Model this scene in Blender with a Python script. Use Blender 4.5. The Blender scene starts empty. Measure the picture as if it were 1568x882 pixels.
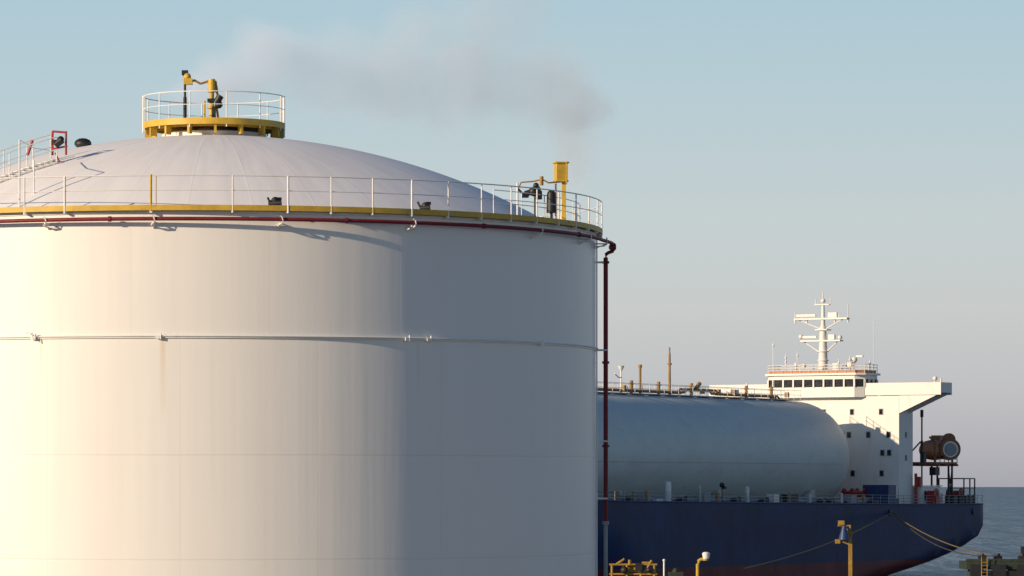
import bpy, math, random
from mathutils import Vector, Matrix
random.seed(7)
scene = bpy.context.scene
R_ = math.radians
sin, cos, pi = math.sin, math.cos, math.pi

# ------------------------------------------------------------------ materials
def new_mat(name):
    m = bpy.data.materials.new(name); m.use_nodes = True
    nt = m.node_tree
    return m, nt, nt.nodes['Principled BSDF']

def paint(name, col, rough=0.45, metal=0.0, var=0.12, scale=1.5, stretch=(1,1,1), bump=0.0, bscale=None, spec=0.5, dirt=None, dirt_amt=0.0):
    m, nt, b = new_mat(name)
    N, L = nt.nodes, nt.links
    tc = N.new('ShaderNodeTexCoord'); mp = N.new('ShaderNodeMapping')
    mp.inputs['Scale'].default_value = stretch
    L.new(tc.outputs['Object'], mp.inputs['Vector'])
    nz = N.new('ShaderNodeTexNoise'); nz.inputs['Scale'].default_value = scale
    nz.inputs['Detail'].default_value = 6; nz.inputs['Roughness'].default_value = 0.6
    L.new(mp.outputs[0], nz.inputs['Vector'])
    cr = N.new('ShaderNodeValToRGB')
    d = dirt if dirt else tuple(c*0.55 for c in col)
    lo = tuple(c*(1-var) for c in col)
    cr.color_ramp.elements[0].position = 0.3; cr.color_ramp.elements[0].color = (*lo, 1)
    cr.color_ramp.elements[1].position = 0.65; cr.color_ramp.elements[1].color = (*col, 1)
    L.new(nz.outputs['Fac'], cr.inputs[0])
    out = cr.outputs[0]
    if dirt_amt > 0:
        n2 = N.new('ShaderNodeTexNoise'); n2.inputs['Scale'].default_value = scale*3.1; n2.inputs['Detail'].default_value = 8
        L.new(mp.outputs[0], n2.inputs['Vector'])
        r2 = N.new('ShaderNodeMapRange'); r2.inputs[1].default_value = 0.55; r2.inputs[2].default_value = 0.8
        r2.inputs[4].default_value = dirt_amt
        L.new(n2.outputs['Fac'], r2.inputs[0])
        mx = N.new('ShaderNodeMixRGB'); mx.inputs[2].default_value = (*d, 1)
        L.new(r2.outputs[0], mx.inputs[0]); L.new(out, mx.inputs[1]); out = mx.outputs[0]
    L.new(out, b.inputs['Base Color'])
    rr = N.new('ShaderNodeMapRange'); rr.inputs[3].default_value = max(0.05, rough-0.08); rr.inputs[4].default_value = min(1, rough+0.1)
    L.new(nz.outputs['Fac'], rr.inputs[0]); L.new(rr.outputs[0], b.inputs['Roughness'])
    b.inputs['Metallic'].default_value = metal
    b.inputs['Specular IOR Level'].default_value = spec
    if bump > 0:
        bp = N.new('ShaderNodeBump'); bp.inputs['Strength'].default_value = 1.0; bp.inputs['Distance'].default_value = bump
        n3 = N.new('ShaderNodeTexNoise'); n3.inputs['Scale'].default_value = bscale or scale; n3.inputs['Detail'].default_value = 3
        L.new(mp.outputs[0], n3.inputs['Vector']); L.new(n3.outputs['Fac'], bp.inputs['Height'])
        L.new(bp.outputs[0], b.inputs['Normal'])
    return m

M_yel = paint('yellow_paint', (0.66, 0.43, 0.05), 0.5, var=0.25, scale=2.0, dirt=(0.25,0.12,0.04), dirt_amt=0.45)
M_yeld = paint('dull_yellow_paint', (0.42, 0.25, 0.04), 0.6, var=0.4, scale=2.0, dirt=(0.12,0.07,0.03), dirt_amt=0.7)
M_wht = paint('white_paint', (0.82, 0.81, 0.79), 0.4, var=0.08, scale=0.7, dirt=(0.45,0.36,0.27), dirt_amt=0.2)
M_red = paint('red_pipe_paint', (0.22, 0.026, 0.036), 0.5, var=0.35, scale=2.5, dirt=(0.1,0.03,0.02), dirt_amt=0.4, spec=0.25)
M_redb = paint('bright_red_paint', (0.42, 0.03, 0.03), 0.45, var=0.3)
M_blk = paint('black_steel', (0.018, 0.018, 0.02), 0.5, var=0.3)
M_gry = paint('grey_steel', (0.33, 0.34, 0.35), 0.5, var=0.2)
M_rust = paint('rusty_steel', (0.36, 0.15, 0.075), 0.7, var=0.5, scale=3)
M_brass = paint('weathered_yellow', (0.40, 0.23, 0.06), 0.6, var=0.4, scale=3)
M_swht = paint('ship_white', (0.80, 0.775, 0.73), 0.5, var=0.07, scale=0.35, stretch=(1,1,0.25), dirt=(0.5,0.35,0.22), dirt_amt=0.3)
M_glass = paint('window_glass', (0.012, 0.016, 0.02), 0.12, var=0.3)
M_org = paint('lifeboat_orange', (0.52, 0.20, 0.09), 0.5, var=0.35, scale=1.2)
M_deck = paint('deck_paint', (0.10, 0.055, 0.04), 0.7, var=0.4)
M_dblue = paint('dark_blue_paint', (0.02, 0.05, 0.17), 0.45, var=0.3)
M_dgrn = paint('dark_green_steel', (0.03, 0.045, 0.03), 0.7, var=0.5, scale=2)
M_conc = paint('concrete', (0.19, 0.165, 0.135), 0.9, var=0.3, scale=0.15, bump=0.01, dirt_amt=0.4)
M_rope = paint('rope_yellow', (0.22, 0.15, 0.05), 0.8, var=0.4, scale=4)
M_roped = paint('rope_dark', (0.06, 0.055, 0.05), 0.8, var=0.4, scale=4)

# storage tank shell: coated steel plates, weld seams, thin rust runs
def shell_mat():
    m, nt, b = new_mat('tank_shell_white')
    N, L = nt.nodes, nt.links
    def math_(op, a, b_=None, c=None):
        n = N.new('ShaderNodeMath'); n.operation = op
        for i, v in enumerate((a, b_, c)):
            if v is None: continue
            if isinstance(v, (int, float)): n.inputs[i].default_value = v
            else: L.new(v, n.inputs[i])
        return n.outputs[0]
    tc = N.new('ShaderNodeTexCoord')
    sp = N.new('ShaderNodeSeparateXYZ'); L.new(tc.outputs['Object'], sp.inputs[0])
    ang = math_('ARCTAN2', sp.outputs[0], math_('MULTIPLY', sp.outputs[1], -1))  # 0 = -Y, + to +X
    cb = N.new('ShaderNodeCombineXYZ'); L.new(math_('MULTIPLY', ang, 16), cb.inputs[0]); L.new(math_('MULTIPLY', sp.outputs[2], 0.045), cb.inputs[1])
    n1 = N.new('ShaderNodeTexNoise'); n1.inputs['Scale'].default_value = 1.1; n1.inputs['Detail'].default_value = 7; n1.inputs['Roughness'].default_value=0.65
    L.new(cb.outputs[0], n1.inputs['Vector'])
    n2 = N.new('ShaderNodeTexNoise'); n2.inputs['Scale'].default_value = 0.35; n2.inputs['Detail'].default_value = 5
    L.new(tc.outputs['Object'], n2.inputs['Vector'])
    cr = N.new('ShaderNodeValToRGB')
    cr.color_ramp.elements[0].position = 0.25; cr.color_ramp.elements[0].color = (0.79, 0.775, 0.75, 1)
    cr.color_ramp.elements[1].position = 0.7; cr.color_ramp.elements[1].color = (0.83, 0.82, 0.795, 1)
    L.new(math_('ADD', math_('MULTIPLY', n1.outputs['Fac'], 0.6), math_('MULTIPLY', n2.outputs['Fac'], 0.4)), cr.inputs[0])
    col = cr.outputs[0]
    def line(val, centre, halfw, soft):
        d = math_('ABSOLUTE', math_('SUBTRACT', val, centre))
        r = N.new('ShaderNodeMapRange'); r.inputs[1].default_value = halfw; r.inputs[2].default_value = halfw+soft
        r.inputs[3].default_value = 1; r.inputs[4].default_value = 0
        L.new(d, r.inputs[0]); return r.outputs[0]
    seams = None
    for z in (12.2, 8.2):
        s = line(sp.outputs[2], z, 0.012, 0.02)
        seams = s if seams is None else math_('MAXIMUM', seams, s)
    arcs = math_('MULTIPLY', ang, 16)
    fr = math_('PINGPONG', math_('ADD', arcs, 2.05), 2.65)
    v = line(fr, 0, 0.01, 0.015)
    up = math_('GREATER_THAN', sp.outputs[2], 16.7)
    fr2 = math_('PINGPONG', math_('ADD', arcs, 0.15), 2.65)
    v2 = line(fr2, 0, 0.01, 0.015)
    vs = math_('ADD', math_('MULTIPLY', v, up), math_('MULTIPLY', v2, math_('SUBTRACT', 1, up)))
    seams = math_('MAXIMUM', seams, math_('MULTIPLY', vs, 0.5))
    mx = N.new('ShaderNodeMixRGB'); mx.inputs[2].default_value = (0.6, 0.57, 0.52, 1)
    L.new(math_('MULTIPLY', seams, 0.35), mx.inputs[0]); L.new(col, mx.inputs[1]); col = mx.outputs[0]
    tot = None
    for (a0, zt, w, ln, k) in ((-3.0, 16.6, 0.13, 3.2, .38), (33.6, 16.6, 0.07, 2.2, .2), (-20.5, 16.6, .08, 1.8, .2), (-4.0, 21.2, .06, 1.4, .15), (13.2, 21.2, .06, 1.6, .15)):
        m1 = line(arcs, R_(a0)*16, w*0.2, w)
        r = N.new('ShaderNodeMapRange'); r.inputs[1].default_value = zt-ln; r.inputs[2].default_value = zt
        L.new(sp.outputs[2], r.inputs[0])
        q = math_('MULTIPLY', math_('MULTIPLY', m1, r.outputs[0]), math_('LESS_THAN', sp.outputs[2], zt))
        q = math_('MULTIPLY', q, k)
        tot = q if tot is None else math_('ADD', tot, q)
    tot = math_('MULTIPLY', tot, math_('ADD', 0.4, n1.outputs['Fac']))
    mx = N.new('ShaderNodeMixRGB'); mx.inputs[2].default_value = (0.62, 0.42, 0.16, 1)
    L.new(tot, mx.inputs[0]); L.new(col, mx.inputs[1]); col = mx.outputs[0]
    L.new(col, b.inputs['Base Color'])
    rr = N.new('ShaderNodeMapRange'); rr.inputs[3].default_value = 0.33; rr.inputs[4].default_value = 0.41
    L.new(n1.outputs['Fac'], rr.inputs[0]); L.new(rr.outputs[0], b.inputs['Roughness'])
    bp = N.new('ShaderNodeBump'); bp.inputs['Strength'].default_value = 1; bp.inputs['Distance'].default_value = 0.03
    n3 = N.new('ShaderNodeTexNoise'); n3.inputs['Scale'].default_value = 0.6; n3.inputs['Detail'].default_value = 3; n3.inputs['Roughness'].default_value = 0.5
    L.new(cb.outputs[0], n3.inputs['Vector'])
    L.new(math_('SUBTRACT', n3.outputs['Fac'], math_('MULTIPLY', seams, 0.08)), bp.inputs['Height'])
    L.new(bp.outputs[0], b.inputs['Normal'])
    return m
M_shell = shell_mat()

def roof_mat():
    m, nt, b = new_mat('tank_roof_white')
    N, L = nt.nodes, nt.links
    tc = N.new('ShaderNodeTexCoord')
    sp = N.new('ShaderNodeSeparateXYZ'); L.new(tc.outputs['Object'], sp.inputs[0])
    def M(op, a, b_=None):
        n = N.new('ShaderNodeMath'); n.operation = op
        for i, v in enumerate((a, b_)):
            if v is None: continue
            if isinstance(v, (int, float)): n.inputs[i].default_value = v
            else: L.new(v, n.inputs[i])
        return n.outputs[0]
    ang = M('ARCTAN2', sp.outputs[0], M('MULTIPLY', sp.outputs[1], -1))
    rad = M('SQRT', M('ADD', M('POWER', M('ABSOLUTE', sp.outputs[0]), 2), M('POWER', M('ABSOLUTE', sp.outputs[1]), 2)))
    cb = N.new('ShaderNodeCombineXYZ'); L.new(M('MULTIPLY', ang, 9), cb.inputs[0]); L.new(M('MULTIPLY', rad, 0.12), cb.inputs[1])
    n1 = N.new('ShaderNodeTexNoise'); n1.inputs['Scale'].default_value = 2.2; n1.inputs['Detail'].default_value = 7
    L.new(cb.outputs[0], n1.inputs['Vector'])
    cr = N.new('ShaderNodeValToRGB')
    cr.color_ramp.elements[0].position = 0.3; cr.color_ramp.elements[0].color = (0.80, 0.795, 0.81, 1)
    cr.color_ramp.elements[1].position = 0.62; cr.color_ramp.elements[1].color = (0.87, 0.865, 0.875, 1)
    L.new(n1.outputs['Fac'], cr.inputs[0])
    pp = M('PINGPONG', ang, R_(5.0))
    dist = M('MULTIPLY', pp, rad)
    r = N.new('ShaderNodeMapRange'); r.inputs[1].default_value = 0.01; r.inputs[2].default_value = 0.04; r.inputs[3].default_value = 1; r.inputs[4].default_value = 0
    L.new(dist, r.inputs[0])
    mx = N.new('ShaderNodeMixRGB'); mx.inputs[2].default_value = (0.6, 0.6, 0.6, 1)
    L.new(M('MULTIPLY', r.outputs[0], 0.08), mx.inputs[0]); L.new(cr.outputs[0], mx.inputs[1])
    L.new(mx.outputs[0], b.inputs['Base Color'])
    b.inputs['Roughness'].default_value = 0.5
    bp = N.new('ShaderNodeBump'); bp.inputs['Distance'].default_value = 0.012
    L.new(M('ADD', n1.outputs['Fac'], M('MULTIPLY', r.outputs[0], 0.2)), bp.inputs['Height']); L.new(bp.outputs[0], b.inputs['Normal'])
    return m
M_roof = roof_mat()

def hull_mat():
    m, nt, b = new_mat('hull_paint')
    N, L = nt.nodes, nt.links
    tc = N.new('ShaderNodeTexCoord')
    sp = N.new('ShaderNodeSeparateXYZ'); L.new(tc.outputs['Object'], sp.inputs[0])
    mp = N.new('ShaderNodeMapping'); mp.inputs['Scale'].default_value = (0.25, 0.25, 0.12); L.new(tc.outputs['Object'], mp.inputs[0])
    n1 = N.new('ShaderNodeTexNoise'); n1.inputs['Scale'].default_value = 1.2; n1.inputs['Detail'].default_value = 8; n1.inputs['Roughness'].default_value=.65
    L.new(mp.outputs[0], n1.inputs['Vector'])
    blue = N.new('ShaderNodeValToRGB')
    blue.color_ramp.elements[0].position = .3; blue.color_ramp.elements[0].color = (0.006, 0.020, 0.070, 1)
    blue.color_ramp.elements[1].position = .7; blue.color_ramp.elements[1].color = (0.011, 0.040, 0.135, 1)
    L.new(n1.outputs['Fac'], blue.inputs[0])
    red = N.new('ShaderNodeValToRGB')
    red.color_ramp.elements[0].position = .3; red.color_ramp.elements[0].color = (0.09, 0.015, 0.02, 1)
    red.color_ramp.elements[1].position = .7; red.color_ramp.elements[1].color = (0.20, 0.03, 0.035, 1)
    L.new(n1.outputs['Fac'], red.inputs[0])
    lt = N.new('ShaderNodeMath'); lt.operation = 'LESS_THAN'; lt.inputs[1].default_value = 2.2
    L.new(sp.outputs[2], lt.inputs[0])
    mp2 = N.new('ShaderNodeMapping'); mp2.inputs['Scale'].default_value = (0.06, 0.06, 0.2); L.new(tc.outputs['Object'], mp2.inputs[0])
    n2 = N.new('ShaderNodeTexNoise'); n2.inputs['Scale'].default_value = 1.0; n2.inputs['Detail'].default_value = 5; L.new(mp2.outputs[0], n2.inputs['Vector'])
    r2 = N.new('ShaderNodeMapRange'); r2.inputs[1].default_value = .48; r2.inputs[2].default_value = .66; r2.inputs[4].default_value = .5; L.new(n2.outputs['Fac'], r2.inputs[0])
    mx0 = N.new('ShaderNodeMixRGB'); mx0.inputs[2].default_value = (0.045, 0.022, 0.055, 1)
    L.new(r2.outputs[0], mx0.inputs[0]); L.new(blue.outputs[0], mx0.inputs[1])
    mx = N.new('ShaderNodeMixRGB'); L.new(lt.outputs[0], mx.inputs[0]); L.new(mx0.outputs[0], mx.inputs[1]); L.new(red.outputs[0], mx.inputs[2])
    L.new(mx.outputs[0], b.inputs['Base Color'])
    b.inputs['Roughness'].default_value = 0.5; b.inputs['Specular IOR Level'].default_value = 0.2
    bp = N.new('ShaderNodeBump'); bp.inputs['Distance'].default_value = 0.06
    L.new(n1.outputs['Fac'], bp.inputs['Height']); L.new(bp.outputs[0], b.inputs['Normal'])
    return m
M_hull = hull_mat()
M_ctank = paint('cargo_tank_coating', (0.60, 0.65, 0.63), 0.5, var=0.1, scale=0.25, stretch=(1,1,2), bump=0.03, bscale=.3, dirt=(0.4,0.38,0.33), dirt_amt=0.4)
M_ctank2 = paint('cargo_tank_saddle', (0.52, 0.5, 0.44), 0.6, var=0.15, scale=0.3, dirt=(0.3,0.25,0.2), dirt_amt=0.4)

# ------------------------------------------------------------------ mesh builder
class G:
    def __init__(s, name, mat, parent=None, smooth=True):
        s.name, s.mat, s.parent, s.smooth = name, mat, parent, smooth
        s.v, s.f = [], []
    def add(s, vs, fs):
        o = len(s.v); s.v += [tuple(p) for p in vs]; s.f += [tuple(i+o for i in f) for f in fs]
    def box(s, c, d, rz=0.0, rot=None):
        hx, hy, hz = d[0]/2, d[1]/2, d[2]/2
        m = rot if rot else Matrix.Rotation(rz, 3, 'Z')
        vs = [Vector(c) + m @ Vector((x*hx, y*hy, z*hz)) for x in (-1,1) for y in (-1,1) for z in (-1,1)]
        s.add(vs, [(0,1,3,2),(4,6,7,5),(0,4,5,1),(2,3,7,6),(0,2,6,4),(1,5,7,3)])
    def cyl(s, p0, p1, r0, r1=None, n=10, caps=True):
        p0, p1 = Vector(p0), Vector(p1); r1 = r0 if r1 is None else r1
        d = (p1-p0)
        if d.length < 1e-6: return
        q = d.to_track_quat('Z','Y')
        vs = []
        for p, r in ((p0,r0),(p1,r1)):
            for i in range(n):
                a = 2*pi*i/n; vs.append(p + q @ Vector((r*cos(a), r*sin(a), 0)))
        fs = [(i, (i+1)%n, n+(i+1)%n, n+i) for i in range(n)]
        if caps: fs += [tuple(range(n-1,-1,-1)), tuple(range(n, 2*n))]
        s.add(vs, fs)
    def tube(s, pts, r, n=8, closed=False):
        pts = [Vector(p) for p in pts]; m = len(pts); vs = []; up = Vector((0,0,1))
        for i, p in enumerate(pts):
            if closed: t = pts[(i+1)%m]-pts[i-1]
            else: t = pts[min(i+1,m-1)]-pts[max(i-1,0)]
            t.normalize()
            u = up.cross(t)
            if u.length < 0.05: u = Vector((1,0,0)).cross(t)
            u.normalize(); w = t.cross(u)
            for k in range(n):
                a = 2*pi*k/n; vs.append(p + u*(r*cos(a)) + w*(r*sin(a)))
        fs = []
        for i in range(m if closed else m-1):
            j = (i+1)%m
            for k in range(n):
                fs.append((i*n+k, i*n+(k+1)%n, j*n+(k+1)%n, j*n+k))
        if not closed: fs += [tuple(range(n-1,-1,-1)), tuple(range((m-1)*n, m*n))]
        s.add(vs, fs)
    def ring(s, c, R, r, a0=0, a1=360, n=180, k=8):
        full = abs(a1-a0) >= 360
        pts = [(c[0]+R*sin(R_(a0+(a1-a0)*i/n)), c[1]-R*cos(R_(a0+(a1-a0)*i/n)), c[2]) for i in range(n if full else n+1)]
        s.tube(pts, r, k, full)
    def revolve(s, prof, c=(0,0,0), n=96, closed=False):
        vs = []; m = len(prof)
        for i in range(n):
            a = 2*pi*i/n
            for (r, z) in prof: vs.append((c[0]+r*sin(a), c[1]-r*cos(a), c[2]+z))
        fs = []
        for i in range(n):
            j = (i+1)%n
            for k in range(m if closed else m-1):
                l = (k+1)%m
                fs.append((i*m+k, j*m+k, j*m+l, i*m+l))
        s.add(vs, fs)
    def ball(s, c, r, n=12, sc=(1,1,1)):
        vs = []; fs = []; h = n//2
        for i in range(h+1):
            ph = pi*i/h
            for j in range(n):
                a = 2*pi*j/n
                vs.append((c[0]+r*sc[0]*sin(ph)*cos(a), c[1]+r*sc[1]*sin(ph)*sin(a), c[2]+r*sc[2]*cos(ph)))
        for i in range(h):
            for j in range(n):
                fs.append((i*n+j, (i+1)*n+j, (i+1)*n+(j+1)%n, i*n+(j+1)%n))
        s.add(vs, fs)
    def prism(s, poly, axis, lo, hi):
        def P(a,b,t):
            return {'x':(t,a,b),'y':(a,t,b),'z':(a,b,t)}[axis]
        n = len(poly)
        vs = [P(a,b,lo) for a,b in poly]+[P(a,b,hi) for a,b in poly]
        fs = [(i,(i+1)%n,n+(i+1)%n,n+i) for i in range(n)]+[tuple(range(n-1,-1,-1)),tuple(range(n,2*n))]
        s.add(vs, fs)
    def done(s, bevel=0.0):
        me = bpy.data.meshes.new(s.name); me.from_pydata(s.v, [], s.f); me.validate(); me.update()
        import bmesh
        bm = bmesh.new(); bm.from_mesh(me)
        bmesh.ops.remove_doubles(bm, verts=bm.verts, dist=1e-5)
        bmesh.ops.recalc_face_normals(bm, faces=bm.faces); bm.to_mesh(me); bm.free()
        if s.smooth:
            for p in me.polygons: p.use_smooth = True
            me.set_sharp_from_angle(angle=R_(35))
        me.materials.append(s.mat)
        ob = bpy.data.objects.new(s.name, me); scene.collection.objects.link(ob)
        if s.parent: ob.parent = s.parent
        if bevel > 0:
            b = ob.modifiers.new('bevel','BEVEL'); b.width = bevel; b.segments = 2; b.limit_method='ANGLE'
        return ob
def empty(name, loc=(0,0,0), rz=0):
    e = bpy.data.objects.new(name, None); e.location = loc; e.rotation_euler = (0,0,rz)
    scene.collection.objects.link(e); return e

# ================================================================== STORAGE TANK
T = empty('storage_tank', (-12.49, 178.0, 0))
def pol(th, r, z): return Vector((r*sin(R_(th)), -r*cos(R_(th)), z))

g = G('shell', M_shell, T)
g.revolve([(16.0, 3.0), (16.0, 8.0), (16.0, 12), (16.0, 16.6), (16.0, 21.55), (15.2, 21.56)], n=256)
g.done()
g = G('base_ring', M_conc, T); g.revolve([(15.9,2.9),(16.8,2.9),(16.8,3.4),(15.9,3.4)], n=128, closed=True); g.done()
Rs, zap = 29.0, 25.65
def roofz(r): return zap - (Rs - math.sqrt(Rs*Rs - r*r))
g = G('roof', M_roof, T)
g.revolve([(r, roofz(r)) for r in [0.01]+[15.5*i/40 for i in range(1,41)]], n=192)
g.done()
g = G('walkway_deck', M_gry, T); g.revolve([(15.3,21.58),(16.22,21.58),(16.22,21.64),(15.3,21.64)], n=192, closed=True); g.done()
g = G('toe_plate', M_yel, T); g.revolve([(16.225,21.53),(16.29,21.53),(16.29,21.74),(16.225,21.74)], n=192, closed=True); g.done()
g = G('kerb_angle', M_wht, T); g.revolve([(16.002,21.42),(16.05,21.42),(16.05,21.52),(16.002,21.52)], n=192, closed=True); g.done()
ths = [-28.5,-22.5,-16.5,-4.5,6.5,14,20,26,32,38] + [44+6*i for i in range(48)]
ths = [t for t in ths if t < 331]
gw = G('handrail', M_wht, T)
gw.ring((0,0,22.86), 16.25, 0.024); gw.ring((0,0,22.3), 16.25, 0.016)
gy = G('handrail_gate_post', M_yel, T)
for t in ths:
    if t in (-4.5,): gy.cyl(pol(t,16.25,21.5), pol(t,16.25,22.9), 0.045); gy.cyl(pol(t+.7,16.25,21.7), pol(t+.7,16.25,22.86), 0.02)
    else:
        gw.cyl(pol(t,16.27,21.45), pol(t,16.27,22.86), 0.028 if t not in (14,32,-16.5) else 0.042)
    gw.box(pol(t,16.2,21.5), (0.10,0.14,0.12), R_(t))
gw.done(); gy.done()
g = G('inner_handrail', M_wht, T)
for h in (22.75,22.25): g.ring((0,0,h), 15.35, 0.018, 50, 120, n=40)
for t in range(50,121,7): g.cyl(pol(t,15.35,21.6), pol(t,15.35,22.75), 0.02)
g.done()
g = G('deluge_pipe', M_red, T)
zr = 21.2
pts = [pol(t,16.40,zr) for t in [-95+i*1.5 for i in range(0,119)]]
pts += [pol(85,16.5,zr), pol(88,16.66,zr-0.02), pol(90,16.78,zr-.08), pol(91,16.8,zr-.2), pol(91,16.72,zr-.32), pol(90.5,16.55,zr-.38), pol(90,16.44,zr-.46), pol(90,16.42,zr-.65), pol(90,16.42,17), pol(90,16.42,9.5)]
g.tube(pts, 0.075, 12)
g.cyl(pol(90,16.42,20.6), pol(90,16.42,9.5), 0.095, n=14)
for z in (20.4,16.2,12.7): g.cyl(pol(90,16.42,z-.05), pol(90,16.42,z+.05), 0.15, n=14)
for t in (-40,-10,22,44,68): g.cyl(pol(t-.2,16.40,zr), pol(t+.2,16.40,zr), 0.105, n=12)
g.cyl(pol(89,16.72,zr-.12), pol(93,16.72,zr-.12), 0.14, n=12)
g.done()
g = G('riser_lower_section', M_gry, T); g.cyl(pol(90,16.42,9.5), pol(90,16.42,3.0), 0.085); g.cyl(pol(90,16.42,9.4), pol(90,16.42,9.55), 0.14); g.done()
g = G('conduit', M_wht, T); g.cyl(pol(84,16.10,3.0), pol(84,16.10,21.2), 0.03)
g.done()
g = G('pipe_brackets', M_wht, T)
for t in (-36,-19,-4,13,32,56,72,84):
    g.cyl(pol(t,15.98,zr-.12), pol(t,16.54,zr-.12), 0.028)
    g.cyl(pol(t-.3,16.0,zr-.34), pol(t,16.5,zr-.12), 0.02)
    g.tube([pol(t-.25,16.52,zr+.12), pol(t,16.52,zr+.1), pol(t+.15,16.52,zr-.05), pol(t,16.52,zr-.14), pol(t-.35,16.4,zr-.22), pol(t-.5,16.05,zr-.25)], 0.03, 6)
    g.box(pol(t+.2,16.02,zr-.22), (0.35,0.04,0.1), R_(t))
for z in (20.4,16.72,12.9,10.5,6):
    g.box(pol(90,16.2,z), (0.06,0.45,0.08), R_(90))
    g.box(pol(90,16.38,z), (0.24,0.24,0.06), R_(90))
g.done()
g = G('wind_girder', M_wht, T)
g.revolve([(15.99,16.67),(16.06,16.67),(16.06,16.73),(15.99,16.73)], n=256, closed=True)
g.ring((0,0,16.75), 16.09, 0.03, n=240)
for t in (-21.5,-3.6,31.5,35,58):
    g.box(pol(t,16.10,16.7), (0.15,0.12,0.12), R_(t))
    g.cyl(pol(t+.4,16.14,16.62), pol(t+.4,16.14,16.86), 0.028)
g.tube([pol(-22.3,16.1,16.9), pol(-22.3,16.3,16.9), pol(-21.3,16.3,16.9), pol(-21.1,16.3,16.6)], 0.022, 6)
g.done()
for t, sc in ((12.6,1.0),(35.5,0.8)):
    g = G('floodlight', M_blk, T)
    c = pol(t,15.7,21.78)
    g.cyl(c+Vector((-.24*sc,0,.05)), c+Vector((.22*sc,-.1,.07)), 0.15*sc, 0.13*sc, 12)
    g.ball(c+Vector((0,0,.15)), 0.18*sc); g.box(c+Vector((0.12,0,.24)), (0.2*sc,.14,.12), .4); g.box(c+Vector((0,0,-.1)), (.5*sc,.3,.06)); g.cyl(c+Vector((-.2,0,.1)), c+Vector((-.3,0,.3)), .04)
    ob = g.done(); ob.parent = T
g = G('roof_vent', M_blk, T)
c = Vector((-5.2,-3.0,roofz(6.0)+.12)); g.ball(c, 0.36, 14, (1,1,.62)); g.cyl(c-Vector((0,0,.3)), c, .25); g.done()

# --- roof stair on the left
pA, pB, pC = Vector((-5.9,-7.7,0)), Vector((-8.3,-8.8,0)), Vector((-12.2,-10.2,0))
def onroof(p, h=0):
    r = min(15.4, math.hypot(p.x,p.y)); return Vector((p.x,p.y,roofz(r)+h))
d = (pC-pA).normalized(); nrm = Vector((-d.y,d.x,0))
gs = G('roof_stair_rail', M_wht, T); gd = G('roof_stair_treads', M_wht, T)
for sgn in (-.45,.45):
    for h in (1.1,0.6,0.08):
        L = [onroof(pA.lerp(pC,i/14)+nrm*sgn, h) for i in range(15)]
        gs.tube(L, 0.025 if h>.2 else .04, 6)
    for i in range(0,15,2):
        p = pA.lerp(pC,i/14)+nrm*sgn
        gs.cyl(onroof(p), onroof(p,1.1), 0.026)
for i in range(29):
    p = onroof(pA.lerp(pC,i/28), .12); gd.box(p, (0.2,0.85,0.03), math.atan2(d.y,d.x))
gs.cyl((-6.7,-12.6,21.6),(-6.7,-12.6,24.5),0.035); gs.cyl((-6.25,-11.6,22.4),(-6.25,-11.6,23.8),0.03)
gs.tube([(-6.7,-12.6,24.5),(-6.3,-11.0,24.3),(-5.9,-9.4,24.35)],.02,6)
gs.done(); gd.done()
g = G('stair_top_gate', M_redb, T)
a = onroof(Vector((-5.9,-8.1,0)))
for dx,dy in ((0,0),(.55,-.1)):
    g.cyl(a+Vector((dx,dy,.4)), a+Vector((dx,dy,1.35)), .045)
g.cyl(a+Vector((0,0,1.35)), a+Vector((.55,-.1,1.3)), .045); g.cyl(a+Vector((0,0,.65)), a+Vector((.6,-.1,.75)), .04)
g.cyl(a+Vector((-1.0,0,.4)), a+Vector((-.8,0,1.0)), .06); g.cyl(a+Vector((.3,0,.1)), a+Vector((.1,0,.5)), .03)
g.done()
g = G('stair_instrument', M_blk, T)
g.cyl(a+Vector((.12,-.1,.8)), a+Vector((.4,-.15,1.0)), .15, n=12); g.ball(a+Vector((.34,-.1,1.02)), .14); g.box(a+Vector((.2,-.1,.9)), (.3,.2,.2), .4); g.done()

# --- centre platform
Zp = 26.2
g = G('centre_platform_beam', M_yel, T)
g.revolve([(2.90,Zp-.24),(2.98,Zp-.24),(2.98,Zp+.02),(2.90,Zp+.02)], n=64, closed=True)
g.revolve([(0.3,Zp-.06),(2.9,Zp-.06),(2.9,Zp-.01),(0.3,Zp-.01)], n=64, closed=True)
g.revolve([(2.55,Zp-.30),(2.62,Zp-.30),(2.62,Zp-.06),(2.55,Zp-.06)], n=48, closed=True)
for i in range(16):
    t = i*22.5+5; g.box(pol(t,2.75,Zp-.4), (.1,.3,.42), R_(t)); g.box(pol(t,1.6,Zp-.14),(.07,2.6,.14),R_(t))
g.done()
g = G('centre_nozzle', M_wht, T); g.revolve([(2.0,25.4),(2.2,25.4),(2.2,25.75),(2.0,25.8)], n=48); g.cyl((0,0,25.4),(0,0,26.1),.7,n=24); g.done()
g = G('centre_platform_handrail', M_wht, T)
for h in (1.12,.58): g.ring((0,0,Zp+h), 2.95, .022 if h>1 else .016, n=64, k=6)
for i in range(12):
    t = i*30+14; g.cyl(pol(t,2.95,Zp-.35), pol(t,2.95,Zp+1.12), .026)
g.cyl(pol(-82,2.97,Zp-.4), pol(-82,2.97,Zp+1.15), .035); g.cyl(pol(84,2.97,Zp-.6), pol(84,2.97,Zp+1.15), .035)
g.done()
g = G('vent_stack', M_yel, T)
g.cyl((-.08,-.3,Zp-.05),(-.08,-.3,Zp+1.78),.10); g.cyl((-.08,-.3,Zp+1.3),(-.08,-.3,Zp+1.85),.17,.15,14)
g.cyl((-.08,-.3,Zp+.0),(-.08,-.3,Zp+.12),.3,n=16); g.cyl((-.08,-.3,Zp+.62),(-.08,-.3,Zp+.72),.2,n=14)
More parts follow.
